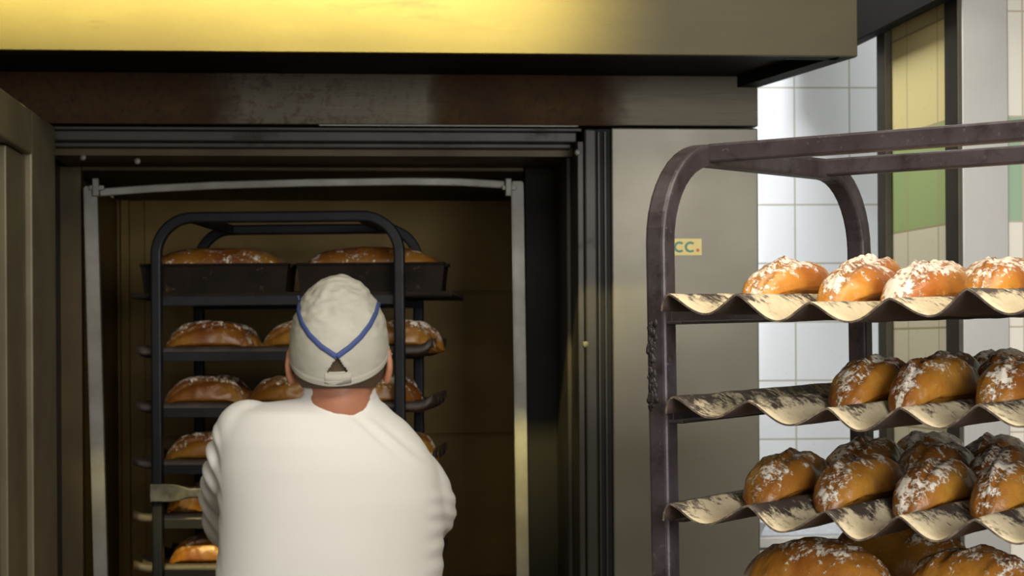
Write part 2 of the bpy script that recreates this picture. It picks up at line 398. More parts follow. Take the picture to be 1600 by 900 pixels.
# pale inner rail frame
rail = []
v = .30
def slanted_post(x0a, x0b, x1a, x1b, ya, yb):
    bm = nb(); ps = []
    for px0, px1, py in ((x0a, x0b, ya), (x1a, x1b, yb)):
        for vv in (v, v+.03):
            for px in (px0, px1):
                u, z = OV.uz(px, py, v); ps.append(bm.verts.new((u, vv, z)))
    a = ps
    for f in ((0, 1, 5, 4), (2, 6, 7, 3), (0, 4, 6, 2), (1, 3, 7, 5), (0, 2, 3, 1), (4, 5, 7, 6)): bm.faces.new([a[i] for i in f])
    bmesh.ops.bevel(bm, geom=bm.edges[:], offset=.003, segments=2, affect='EDGES')
    return obj('inner_rail', bm, M['trimlight'], oven)
slanted_post(130, 151, 160, 181, 291, 1420)
slanted_post(799, 818, 815, 834, 283, 1420)
bm = nb(); pts = []
for px, py in ((156, 300), (240, 294), (340, 289), (480, 285), (640, 283), (720, 284), (789, 288)):
    u, z = OV.uz(px, py, v); pts.append((u, v+.012, z))
sweep(bm, pts, rrect(.012, .018, .003), side=(0, 1, 0)); obj('top_rail', bm, M['trimlight'], oven)
for px in (150, 794):
    bm = nb(); u, z = OV.uz(px, 293, v); box(bm, (u-.007, v-.012, z-.02), (u+.007, v+.01, z+.02), .002)
    box(bm, (u-.014, v-.008, z-.006), (u+.018, v+.004, z+.004), .001)
    obj('rail_bracket', bm, M['trimlight'], oven)
# sticker with letters
u0, z0 = OV.uz(1048, 399); u1, z1 = OV.uz(1096, 373)
ylw = plain('sticker_yellow', (.62, .50, .16), .5); grn = plain('sticker_green', (.03, .17, .10), .5); red = plain('sticker_red', (.45, .08, .02), .5)
one_box('sticker', (u0, -.0012, z0), (u1, .0005, z1), ylw, oven)
def letter_C(cu, cz, r, th):
    bm = nb(); n = 26; ring = []
    for i in range(n+1):
        a = R(48)+(2*PI-R(96))*i/n
        ring.append([bm.verts.new((cu+rr*math.cos(a), yy, cz+rr*.95*math.sin(a))) for yy in (-.0024, -.0010) for rr in (r, r-th)])
    for i in range(n):
        A, B = ring[i], ring[i+1]
        for j, k in ((0, 1), (1, 3), (3, 2), (2, 0)): bm.faces.new((A[j], A[k], B[k], B[j]))
    bm.faces.new([ring[0][i] for i in (0, 1, 3, 2)]); bm.faces.new([ring[-1][i] for i in (0, 2, 3, 1)])
    return bm
for px in (1061.5, 1078.5):
    u, z = OV.uz(px, 386); obj('letter_c', letter_C(u, z, .0122, .0048), grn, oven)
u, z = OV.uz(1090, 391); bm = nb(); bmesh.ops.create_cone(bm, cap_ends=True, segments=16, radius1=.0035, radius2=.0035, depth=.0014, matrix=Matrix.Translation((u, -.0018, z)) @ Matrix.Rotation(PI/2, 4, 'X')); obj('sticker_dot', bm, red, oven)

# open oven door at the left
h0 = P(86, 198, 3.86); h1 = P(0, 134, 3.27)
ang = math.degrees(math.atan2(h1.y-h0.y, h1.x-h0.x))
DM = Matrix.Translation((h0.x, h0.y, 0)) @ Matrix.Rotation(R(ang), 4, 'Z')   # x along the door towards the viewer, +y to the right side
door = empty('oven_door', DM, 'beige steel oven door swung wide open at the left edge', 'door')
def dpx(px):   # distance along the door for an image column
    a = (px-CX)/F; c, s = math.cos(R(ang)), math.sin(R(ang)); return (a*h0.y-h0.x)/(c-a*s)
zt = h0.z; x1 = dpx(52); x2 = dpx(22)
W_ = 1.05
one_box('door_panel', (0, -.075, .03), (W_, -.035, zt-.01), M['door'], door, .003)
bm = nb(); box(bm, (0, -.045, .03), (x1, 0, zt), .004); box(bm, (W_-x1, -.045, .03), (W_, 0, zt), .004); box(bm, (x1-.002, -.045, zt-.085), (W_-x1+.002, 0, zt), .004); box(bm, (x1-.002, -.045, .03), (W_-x1+.002, 0, .12), .004)
obj('door_border', bm, M['door'], door)
bm = nb(); box(bm, (x1+.004, -.04, .12), (x2, -.012, zt-.088), .003)
obj('inner_strip', bm, M['door'], door)
bm = nb(); box(bm, (x2+.02, -.04, .14), (W_-x1-.03, -.022, 1.565+(541-388)/F*3.4), .003); box(bm, (x2+.02, -.04, 1.565+(541-383)/F*3.4), (W_-x1-.03, -.022, zt-.11), .003)
obj('inner_sheet', bm, M['door'], door)
bm = nb()
for z in (.4, 1.2, 1.85):
    bm = nb(); sweep(bm, [(-.012, -.03, z-.05), (-.012, -.03, z+.05)], circ(.012), side=(1, 0, 0))
    obj('hinge', bm, M['frame'], door, smooth=False)

# ------------------------------------------------------------------ extractor hood
hoodF = Frame(0, 3.51, 5.0)
hood = empty('extractor_hood', hoodF.mat(), 'wide extractor hood with stained yellow front hanging over the oven', 'extractor hood')
uF, zB = hoodF.uz(1340, 88)
ub, zb = OV.uz(1184, 138)
vb = .44; zH = 2.75; uLft = -2.2
pb = OV.w(ub, 0, zb); inv = hoodF.mat().inverted() @ pb; ubh = inv.x
# front sheet
one_box('front_sheet', (uLft, 0, zB), (uF, .012, zH), M['hood'], hood, .0015)
bm = nb(); box(bm, (uLft, .012, zB), (uF-.03, .05, zB+.010)); obj('front_flange', bm, M['black'], hood)
bm = nb()
th = .012
def prism(bm, poly, z0, z1):
    a = [bm.verts.new((x, y, z0)) for x, y in poly]; b = [bm.verts.new((x, y, z1)) for x, y in poly]
    n = len(poly); bm.faces.new(a[::-1]); bm.faces.new(b)
    for i in range(n): bm.faces.new((a[i], a[(i+1) % n], b[(i+1) % n], b[i]))
prism(bm, [(uF, .012), (ubh, vb-.004), (ubh-.045, vb-.004), (uF-.04, .012)], zB, zB+.05)
prism(bm, [(uF, .012), (ubh, vb-.004), (ubh-.014, vb-.004), (uF-.014, .012)], zB+.05, zH)
obj('side_sheet', bm, M['black'], hood)
zRec = Z(117, 0)
bm = nb(); prism(bm, [(uLft, .05), (uF-.045, .05), (ubh-.046, vb-.006), (uLft, vb-.006)], zRec, zRec+.02)
obj('underside', bm, M['black'], hood)
bm = nb(); prism(bm, [(uLft, .0), (uF, .0), (ubh, vb-.006), (uLft, vb-.006)], zH, zH+.01); obj('top_sheet', bm, M['black'], hood)

# ------------------------------------------------------------------ steel cabinet and lid in the passage
CB = Frame(P(1186, 838, 4.45).x-.05, 4.45, 4)
zcab = P(1240, 838, 4.45).z
cab = empty('steel_cabinet', CB.mat(), 'low stainless steel cabinet standing against the white tiled wall', 'cabinet')
one_box('cabinet_body', (0, 0, .08), (.60, .30, zcab-.03), M['steel'], cab, .004)
one_box('cabinet_top', (-.0, -.015, zcab-.028), (.61, .31, zcab), M['steel'], cab, .004)
bm = nb(); box(bm, (.015, -.016, .12), (.295, -.001, zcab-.045), .003); d1 = obj('cabinet_door', bm, M['steel'], cab)
bm = nb(); box(bm, (.305, -.016, .12), (.585, -.001, zcab-.045), .003); d2 = obj('cabinet_door', bm, M['steel'], cab)
for d, x in ((d1, .27), (d2, .33)):
    bm = nb(); sweep(bm, [(x, -.035, .7), (x, -.035, .85)], circ(.006), side=(1, 0, 0)); sweep(bm, [(x, -.035, .71), (x, -.014, .71)], circ(.005)); sweep(bm, [(x, -.035, .84), (x, -.014, .84)], circ(.005)); obj('door_handle', bm, M['steel'], d)
t = NT('clear_plastic'); t.set(Base_Color=(.85, .88, .92), Roughness=.12, Transmission_Weight=.7, IOR=1.35); t.bump(t.noise(t.coord(), 30, 3), .6, .01); M['plastic'] = t.m
bm = nb(); Wd, Dd, Hh = .26, .18, .028
outer = [(-Wd/2, -Dd/2), (Wd/2, -Dd/2), (Wd/2, Dd/2), (-Wd/2, Dd/2)]
prism(bm, [(x*.86, y*.82) for x, y in outer], Hh-.003, Hh)
for i in range(4):
    a, b = outer[i], outer[(i+1) % 4]
    q = [bm.verts.new(p) for p in ((a[0], a[1], .002), (b[0], b[1], .002), (b[0]*.86, b[1]*.82, Hh-.001), (a[0]*.86, a[1]*.82, Hh-.001))]
    q2 = [bm.verts.new((p.co.x*.97, p.co.y*.97, p.co.z)) for p in q]
    bm.faces.new(q); bm.faces.new(q2[::-1])
    for j in range(4): bm.faces.new((q[j], q2[j], q2[(j+1) % 4], q[(j+1) % 4]))
box(bm, (-Wd/2-.008, -Dd/2-.008, 0), (Wd/2+.008, -Dd/2+.004, .003)); box(bm, (-Wd/2-.008, Dd/2-.004, 0), (Wd/2+.008, Dd/2+.008, .003))
lid = obj('plastic_lid', bm, M['plastic'], None, Matrix.Translation(CB.w(.17, .10, zcab+.0005)) @ Matrix.Rotation(R(12), 4, 'Z'))
tag(lid, 'clear plastic tray lid lying on the steel cabinet', 'lid')

# ------------------------------------------------------------------ racks
TUBE = .027
def tube_U(bm, x, L, H, Rr, t=TUBE, z0=.12):
    pts = [(x, 0, z0), (x, 0, .6), (x, 0, 1.2)]
    n = 10
    pts += [(x, Rr-Rr*math.cos(PI/2*i/n), H-Rr+Rr*math.sin(PI/2*i/n)) for i in range(n+1)]
    pts += [(x, L*.5, H)]
    pts += [(x, L-Rr+Rr*math.sin(PI/2*i/n), H-Rr+Rr*math.cos(PI/2*i/n)) for i in range(n+1)]
    pts += [(x, L, 1.2), (x, L, .6), (x, L, z0)]
    sweep(bm, pts, rrect(t, t, .005), side=(1, 0, 0))
def make_rack(Mx, L, W, H, Rr, rails, mat, label, t=TUBE, bars=(.10,)):
    root = empty('bakery_rack', Mx, label, 'rack')
    for x in (0, W):
        bm = nb(); tube_U(bm, x, L, H-t/2, Rr, t); o = obj('upright_frame', bm, mat, root)
        for p in o.data.polygons: p.use_smooth = False
    for y in (Rr*.95, L-Rr*1.05):
        bm = nb(); box(bm, (t/2-.004, y-.010, H-.0235), (W-t/2+.004, y+.012, H-.0005), .003); obj('top_bar', bm, mat, root)
    for x in (0, W):
        s = 1 if x == 0 else -1
        for z in rails:
            bm = nb(); xa = x+s*(t/2-.003)
            box(bm, (min(xa, xa+s*.004), .0, z-.008), (max(xa, xa+s*.004), L, z+.012), .001)
            box(bm, (min(xa, xa+s*.022), -.01, z-.010), (max(xa, xa+s*.022), L+.01, z-.006), .001)
            obj('tray_rail', bm, mat, root)
    bm = nb()
    for y in (0, L): box(bm, (0, y-t/2, .12), (W, y+t/2, .12+t), .003)
    for x in (0, W): box(bm, (x-t/2, 0, .12), (x+t/2, L, .12+t), .003)
    obj('base_frame', bm, mat, root)
    for x in (0, W):
        for y in (0, L):
            bm = nb(); bmesh.ops.create_cone(bm, cap_ends=True, segments=24, radius1=.045, radius2=.045, depth=.025, matrix=Matrix.Translation((x, y, .045)) @ Matrix.Rotation(PI/2, 4, 'Y'))
            wh = obj('castor', bm, M['rubber'], root)
            bm = nb(); box(bm, (x-.02, y-.02, .095), (x+.02, y+.02, .122), .002); box(bm, (x-.018, y-.012, .04), (x-.0145, y+.012, .1)); box(bm, (x+.0145, y-.012, .04), (x+.018, y+.012, .1)); obj('castor_fork', bm, mat, wh)
    return root

def wave_tray(name, ext, y0, y1, mats, zshift=0.0, sag=0.0, hook=True, th=.0022):
    """ext: list of (x,z) alternating ridge, trough...; runs along y"""
    xs = []
    first = ext[0]
    if hook:
        for k in range(5):
            a = k/4; xs.append((first[0]-.016+.016*math.sin(a*PI/2), first[1]-.018*(1-math.sin(a*PI/2))**1.0-.0*a))
        xs = xs[:-1]
        xs = [(first[0]-.011*math.cos(a*PI/2), first[1]-.020+.020*math.sin(a*PI/2)) for a in (0, .25, .5, .75)]
    for i in range(len(ext)-1):
        (xa, za), (xb, zb_) = ext[i], ext[i+1]
        n = 12
        for k in range(n):
            a = k/n; f_ = ((1-math.cos(PI*a))/2)**.72 if zb_ < za else 1-((1+math.cos(PI*a))/2)**.72
            xs.append((xa+(xb-xa)*a, za+(zb_-za)*f_))
    xs.append(ext[-1])
    if hook:
        l = ext[-1]; xs += [(l[0]+.011*math.sin(a*PI/2), l[1]-.020+.020*math.cos(a*PI/2)) for a in (.25, .5, .75, 1)]
    zmax = max(z for _, z in ext); zmin = min(z for _, z in ext)
    nrm = []
    for i, (x, z) in enumerate(xs):
        a = xs[max(i-1, 0)]; b = xs[min(i+1, len(xs)-1)]; t = Vector((b[0]-a[0], b[1]-a[1])).normalized(); nrm.append((-t.y, t.x))
    ny = 40; bm = nb(); lay = bm.verts.layers.float.new('low'); top = []; bot = []
    for j in range(ny+1):
        y = y0+(y1-y0)*j/ny
        rt, rb = [], []
        for i, (x, z) in enumerate(xs):
            jit = .0012*noise.noise(Vector((x*25, y*25, zmin*9)))
            v1 = bm.verts.new((x, y, z+jit)); v2 = bm.verts.new((x-nrm[i][0]*th, y, z+jit-nrm[i][1]*th))
            lw = 1-(z-zmin)/max(1e-4, zmax-zmin); v1[lay] = lw; v2[lay] = lw; rt.append(v1); rb.append(v2)
        top.append(rt); bot.append(rb)
    m = len(xs)
    for j in range(ny):
        for i in range(m-1):
            f = bm.faces.new((top[j][i], top[j][i+1], top[j+1][i+1], top[j+1][i])); f.material_index = 0; f.smooth = True
            f = bm.faces.new((bot[j][i], bot[j+1][i], bot[j+1][i+1], bot[j][i+1])); f.material_index = 1; f.smooth = True
        for i in (0, m-1):
            f = bm.faces.new((top[j][i], top[j+1][i], bot[j+1][i], bot[j][i])); f.material_index = 2
    for j in (0, ny):
        for i in range(m-1):
            f = bm.faces.new((top[j][i], top[j][i+1], bot[j][i+1], bot[j][i])); f.material_index = 2
    return obj(name, bm, mats)

# loaf meshes, long axis local y, bottom moulded to the trough (width 2*.042)
AMP = .0125; PITCH = .095
def loaf_mesh(seed, L=.185, Wd=.041, H=.050, flat=False, slash_off=.25, nslash=1, bag=0.0):
    rnd = random.Random(seed); so = rnd.uniform(0, 50)
    nu, nv = 64, 72; bm = nb(); ls = bm.verts.layers.float.new('slash'); lu = bm.verts.layers.float.new('up')
    k = 2*PI/PITCH; rings = []
    bend = rnd.uniform(-.006, .006)
    for i in range(1, nu):
        u = -math.cos(PI*i/nu)              # -1..1
        au = abs(u); e = max(0., 1-au**(2.3+bag))**.52
        wv = Wd*e*(1+.05*noise.noise(Vector((u*2, so, 0)))); hv = H*(max(0., 1-au**2.6)**.55)*(1+.09*noise.noise(Vector((u*1.7, so, 3))))
        ring = []
        for j in range(nv):
            a = 2*PI*j/nv; ca, sa = math.cos(a), math.sin(a)
            x = wv*ca
            if flat:
                zl = .016*(1-(max(0, 1-ca*ca))**.5*0)  # flat base with rounded shoulder
                z = .018+hv*max(0, sa)**.92 if sa >= 0 else .018*(1-min(1, -sa*1.6))
                if sa < 0: x = wv*ca*(1-.12*min(1, -sa))
            else:
                zt = AMP*(1-math.cos(k*min(wv, PITCH*.48))); zx = AMP*(1-math.cos(k*min(abs(x), PITCH*.48)))
                if sa >= 0: z = zt+hv*sa**.88
                else:
                    z = zt*(1-(1-abs(ca))*0)+(zx-zt)*1.0
                    z += .002*(1-e)
                z += .005*(au**8)
            p = Vector((x, u*L/2, z+.0028))
            # slash: a long ridge and furrow offset from the crown, running slightly diagonal
            sl = 0.0; up = max(0., sa)
            if sa > 0:
                for q in range(nslash):
                    a0 = PI/2+slash_off+(.55*u if nslash == 1 else .0)
                    du = 1.0
                    if nslash > 1:
                        uc = -1+2*(q+.5)/nslash; rel = (u-uc)*nslash; du = math.exp(-(rel*1.0)**4); a0 = PI/2+slash_off*.4+rel*.6
                    dd = (a-a0)
                    jg2 = noise.noise(Vector((u*9, so, 8)))*.12; dd += jg2
                    g = math.exp(-(dd/.10)**2)*du*max(0, 1-au**4); gr = math.exp(-((dd+.27)/.16)**2)*du*max(0, 1-au**4)
                    jag = 1+.5*noise.noise(Vector((u*22, a*3, so)))
                    r = .0030*g*jag-.0034*gr
                    sl = max(sl, g, gr*.7)
                    p += Vector((ca*.6, 0, sa))*r
            nn = noise.noise(Vector((p.x*38+so, p.y*38, p.z*38)))*.0028+noise.noise(Vector((p.x*130+so, p.y*130, p.z*130)))*.0010
            nn += max(0, sa-.45)*(.0040*noise.noise(Vector((p.x*75+so, p.y*60, 5)))+.0022*noise.noise(Vector((p.x*230, p.y*190+so, 2))))
            if sa > -.1: p += Vector((ca, u*.3, max(sa, 0)))*nn
            p.x += bend*(1-u*u)
            v = bm.verts.new(p); v[ls] = min(1, sl); v[lu] = up; ring.append(v)
        rings.append(ring)
    for i in range(len(rings)-1):
        for j in range(nv): bm.faces.new((rings[i][j], rings[i][(j+1) % nv], rings[i+1][(j+1) % nv], rings[i+1][j]))
    for ring, s in ((rings[0], -1), (rings[-1], 1)):
        c = sum((v.co for v in ring), Vector())/nv; c.y = s*L/2
        v = bm.verts.new(c)
        for j in range(nv): bm.faces.new((ring[j], ring[(j+1) % nv], v))
    me = bpy.data.meshes.new('loaf'); bmesh.ops.recalc_face_normals(bm, faces=bm.faces)
    for f in bm.faces: f.smooth = True
    bm.to_mesh(me); bm.free(); return me
def with_mat(me, m): me.materials.append(m); return me
LOAVES = [with_mat(loaf_mesh(i, L=.20+.006*(i % 3), H=.036, slash_off=(.15, .35, .05, .45, .25)[i % 5]), M['bread']) for i in range(5)]
LBROWN = [with_mat(loaf_mesh(20+i, L=.20+.006*(i % 3), H=.040, slash_off=(.3, .1, .45, .2, .4)[i % 5]), M['bread_brown']) for i in range(5)]
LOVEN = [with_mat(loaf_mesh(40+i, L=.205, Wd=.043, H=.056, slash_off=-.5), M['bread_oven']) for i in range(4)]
def put_loaf(me, Mx, label, group, s=(1, 1, 1)):
    o = bpy.data.objects.new('bread_loaf', me); C.objects.link(o); o.matrix_world = Mx @ Matrix.Diagonal((s[0], s[1], s[2], 1))
    tag(o, label, 'bread', group); return o

# ---- right rack: front-left post at the measured spot, turned 31.4 degrees
RA = 36.0; rc, rs = math.cos(R(RA)), math.sin(R(RA))
p0 = P(1034, 500, 2.2); RO = Vector((p0.x, p0.y, 0))
RM = Matrix.Translation(RO) @ Matrix.Rotation(-R(RA), 4, 'Z') @ Matrix.Translation((0, 0, ZC)) @ Matrix.Rotation(R(1.15), 4, 'X') @ Matrix.Translation((0, 0, -ZC))
L_R = .533; W_R = .575; H_R = P(1105, 227, 2.27).z
def rsz(px, py, d):      # image point on the plane d -> local (s, z)
    a, b = pt(px, py)
    ox, oy = RO.x+rs*d, RO.y+rc*d
    s = (a*oy-ox)/(rc+a*rs); return s, ZC+b*(oy-rs*s)
trays_px = [
    [(1046, 457), (1103, 487), (1151, 457), (1215, 498), (1266, 469), (1328, 499), (1390, 462), (1455, 490), (1511, 448), (1580, 486), (1645, 449)],
    [(1051, 617), (1110, 649), (1168, 623), (1232, 661), (1292, 634), (1342, 670), (1405, 634), (1466, 666), (1528, 629), (1592, 663), (1660, 628)],
    [(1045, 785), (1098, 816), (1166, 788), (1218, 828), (1287, 796), (1338, 840), (1402, 804), (1460, 842), (1520, 808), (1585, 846), (1655, 812)]]
D0 = -.075
trays = []
for tp in trays_px: trays.append([rsz(x, y, D0) for x, y in tp])
t4 = [(s, z-.130) for s, z in trays[2]]; trays.append(t4)
rails = [min(z for s, z in t)+.008 for t in trays]+[1.14, 1.01, .88]
rack1 = make_rack(RM, L_R, W_R, H_R, .11, rails, M['rack'], 'dark iron bakery rack in the right foreground loaded with floured loaves')
# black burnt crust on the front-left post
bm = nb(); rg = random.Random(3)
for i in range(110):
    z = ZC+.026-rg.random()*.10; r = rg.uniform(.0012, .0034)
    tb = nb(); bmesh.ops.create_icosphere(tb, subdivisions=2, radius=r)
    for v in tb.verts: v.co *= 1+.7*noise.noise(v.co*500+Vector((i, 0, 0)))
    tb.transform(Matrix.Translation((-.0065+rg.uniform(-.006, .008)*rg.random(), -.0130, z)) @ Matrix.Diagonal((1.1, .5, 1.6, 1)))
    mm = bpy.data.meshes.new('c'); tb.to_mesh(mm); tb.free(); bm.from_mesh(mm); bpy.data.meshes.remove(mm)
obj('burnt_crust', bm, M['grime'], rack1, smooth=True)
names = ['top', 'second', 'third', 'fourth']
for i, t in enumerate(trays):
    o = wave_tray('baking_tray', t, D0, .60, TM); o.matrix_world = RM
    tag(o, ('wavy floured baking tray on the %s shelf from the top of the right rack' % ('first' if i == 0 else names[i])) if i < 3 else 'lowest wavy tray in view on the right rack, under the big loaves', 'baking tray', 'wavy trays on the right rack')
def trough(ti, k): return trays[ti][2*k+1]
def pitch(ti, k): return trays[ti][2*k+2][0]-trays[ti][2*k][0]
def place_r(ti, k, d, me, label, group, sc=1.0, yaw=0, sz=1.0, sl=1.0):
    s, z = trough(ti, k); w_ = pitch(ti, k)/PITCH*.97
    depth = (trays[ti][2*k][1]+trays[ti][2*k+2][1])/2-z
    return put_loaf(me, RM @ Matrix.Translation((s, d, z+.0005+.4*(depth-.025))) @ Matrix.Rotation(R(yaw), 4, 'Z'), label, group, (w_*sc*.98, sl*.94, sz))
pos = ['leftmost', 'second from left', 'third from left', 'fourth from left']
g = 'floured loaves on the top tray of the right rack'
for k in range(4):
    place_r(0, k, .128+.006*(k % 2), LOAVES[k], 'golden floured loaf at the front of the top tray, '+pos[k], g, 1.0, (-3, 2, -1, 3)[k])
    place_r(0, k, .340+.006*(k % 2), LOAVES[(k+2) % 5], 'white-dusted golden loaf in the back row of the top tray, '+pos[k], g, 1.0, (2, -2, 1, 0)[k], 1.12)
    place_r(0, k, .535, LOAVES[(k+3) % 5], 'farthest golden loaf in its trough on the top tray, '+pos[k], g, 1.0, 0, 1.0)
g = 'brown loaves on the second tray of the right rack'
for n_, k in enumerate((1, 2, 3)):
    place_r(1, k, .135+.006*(k % 2), LBROWN[k], 'dark golden floured loaf at the front of the second tray, '+pos[n_], g, 1.0, (0, -3, 2)[n_], (1.0, 1.08, 1.0)[n_], (.97, 1.03, 1.0)[n_])
    place_r(1, k, .345, LBROWN[(k+2) % 5], 'shaded brown loaf in the second row of the second tray, '+pos[n_], g, 1.0, 2, 1.0)
    place_r(1, k, .54, LBROWN[(k+1) % 5], 'farthest brown loaf in its trough on the second tray, '+pos[n_], g)
g = 'brown loaves on the third tray of the right rack'
for k in range(4):
    place_r(2, k, .128+.006*(k % 2), LBROWN[(k+1) % 5], 'brown floured loaf at the front of the third tray, '+pos[k], g, 1.0, (3, -2, 0, 2)[k], 1.0, 1.0)
    place_r(2, k, .337, LBROWN[(k+3) % 5], 'shaded brown loaf in the second row of the third tray, '+pos[k], g, 1.0, -2, 1.04)
    place_r(2, k, .535, LBROWN[(k+4) % 5], 'farthest brown loaf in its trough on the third tray, '+pos[k], g, 1.0, 0, 1.0)
# big loaves below, lying across the troughs
BIG = [with_mat(loaf_mesh(70+i, L=.235, Wd=.062, H=.062, flat=True, nslash=3, slash_off=.1), M['bread_brown']) for i in range(2)]
def big(px0, px1, pyt, d, me, label, yaw=90):
    s0, _ = rsz(px0, 870, d); s1, _ = rsz(px1, 870, d); zr = max(z for s, z in t4)+.0005
    put_loaf(me, RM @ Matrix.Translation(((s0+s1)/2, d, zr)) @ Matrix.Rotation(R(yaw), 4, 'Z'), label, 'big loaves under the third tray', (1, (s1-s0)/.235, 1))
big(1160, 1395, 838, .03, BIG[0], 'big brown crusty loaf at the bottom edge, left one', 88)
big(1412, 1640, 838, .03, BIG[1], 'big brown crusty loaf at the bottom right corner', 92)
big(1290, 1520, 838, .22, BIG[1], 'big loaf in shadow behind the two bottom loaves', 90)

# ---- rack inside the oven
OA = -92.5
DR = 4.3
pl = P(245.5, 550, DR); pr = P(625, 550, DR-.02)
L_O = (pr-pl).xy.length; W_O = .46
Lx = Vector((-math.sin(R(OA)), math.cos(R(OA)), 0)); Xx = Vector((math.cos(R(OA)), math.sin(R(OA)), 0))
OO = Vector((pl.x, pl.y, 0))-Xx*W_O
OM = Matrix.Translation(OO) @ Matrix.Rotation(R(OA), 4, 'Z')
ztop = P(435, 331, DR).z
shelf_px = [469, 556, 644, 733, 818, 897]
shelf = [P(350, y, DR).z for y in shelf_px]
rack2 = make_rack(OM, L_O, W_O, ztop, .085, [s-.002 for s in shelf]+[shelf[-1]-.13, shelf[-1]-.26], M['rackold'], 'black iron bakery rack standing inside the oven behind the baker', t=.025)
# push bar with flattened ends across the front
zbar = P(280, 769, DR).z
bm = nb(); xb = W_O+.0125+.009
def flat(y, h, wv): return [(xb+a, y, zbar+b) for a, b in rrect(wv, h, min(h, wv)*.3, 3)]
sec = [(-.012, .040, .006), (.035, .040, .006), (.055, .034, .008), (.075, .022, .012), (L_O/2, .022, .012), (L_O-.075, .022, .012), (L_O-.055, .034, .008), (L_O-.035, .04, .006), (L_O+.012, .04, .006)]
rings = [[bm.verts.new(p) for p in flat(*s)] for s in sec]
for A, B in zip(rings, rings[1:]):
    for j in range(len(A)): bm.faces.new((A[j], A[(j+1) % len(A)], B[(j+1) % len(A)], B[j]))
bm.faces.new(rings[0]); bm.faces.new(rings[-1][::-1])
obj('push_bar', bm, M['rackbar'], rack2)
bm = nb()
for y in (0, L_O):
    bm = nb(); bmesh.ops.create_cone(bm, cap_ends=True, segments=16, radius1=.007, radius2=.007, depth=.012, matrix=Matrix.Translation((xb-.004, y, zbar)) @ Matrix.Rotation(PI/2, 4, 'Y'))
    obj('bolt', bm, M['rackbar'], rack2)
PO = .095
def flat_ext(z, n=4):
    x0 = .03; w_ = (W_O-.06)/n; e = []
    for i in range(n): e += [(x0+i*w_, z+.022), (x0+(i+.5)*w_, z-.003)]
    e.append((x0+n*w_, z+.022)); return e, w_
ordn = ['highest', 'second', 'third', 'fourth', 'lowest']
for i in range(1, 6):
    e, w_ = flat_ext(shelf[i])
    o = wave_tray('baking_tray', e, -.055-.008*(i > 2), L_O+.072, TMO); o.matrix_world = OM
    # upturned ends of the tray
    tag(o, 'dark wavy tray inside the oven rack, %s one under the bread pans' % ordn[i-1], 'baking tray', 'wavy trays on the oven rack')
    me = o.data
    for v in me.vertices:
        if v.co.y > L_O+.035: v.co.z += ((v.co.y-L_O-.035)/.037)**2*.018
        if v.co.y < -.03: v.co.z += ((-.03-v.co.y)/.033)**2*.008
def put_o(i, px0, px1, row, me, label, yaw=0, sc=1.0, dz=0):
    e, w_ = flat_ext(shelf[i]); s, z = e[2*(3-row)+1]
    D = (OM @ Vector((s, 0, 0))).y
    a = P(px0, 500, D).x; b = P(px1, 500, D).x
    y = ((a+b)/2-(OM @ Vector((s, 0, 0))).x)/Lx.x
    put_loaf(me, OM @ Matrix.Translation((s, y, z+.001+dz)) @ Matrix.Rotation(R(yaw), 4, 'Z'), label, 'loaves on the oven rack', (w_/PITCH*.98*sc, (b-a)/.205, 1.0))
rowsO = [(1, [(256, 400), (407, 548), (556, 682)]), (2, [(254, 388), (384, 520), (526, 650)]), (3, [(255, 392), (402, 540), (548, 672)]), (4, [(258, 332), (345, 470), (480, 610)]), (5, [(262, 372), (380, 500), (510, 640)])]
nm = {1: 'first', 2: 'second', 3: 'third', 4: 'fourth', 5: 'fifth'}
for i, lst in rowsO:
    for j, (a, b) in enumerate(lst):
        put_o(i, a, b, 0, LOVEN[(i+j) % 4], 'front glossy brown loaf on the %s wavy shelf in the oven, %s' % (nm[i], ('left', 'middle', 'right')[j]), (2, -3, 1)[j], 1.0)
        put_o(i, a+22, b+14, 1, LOVEN[(i+j+1) % 4], 'dark loaf just behind the front one on the %s wavy shelf in the oven, %s' % (nm[i], ('left', 'middle', 'right')[j]), 0)
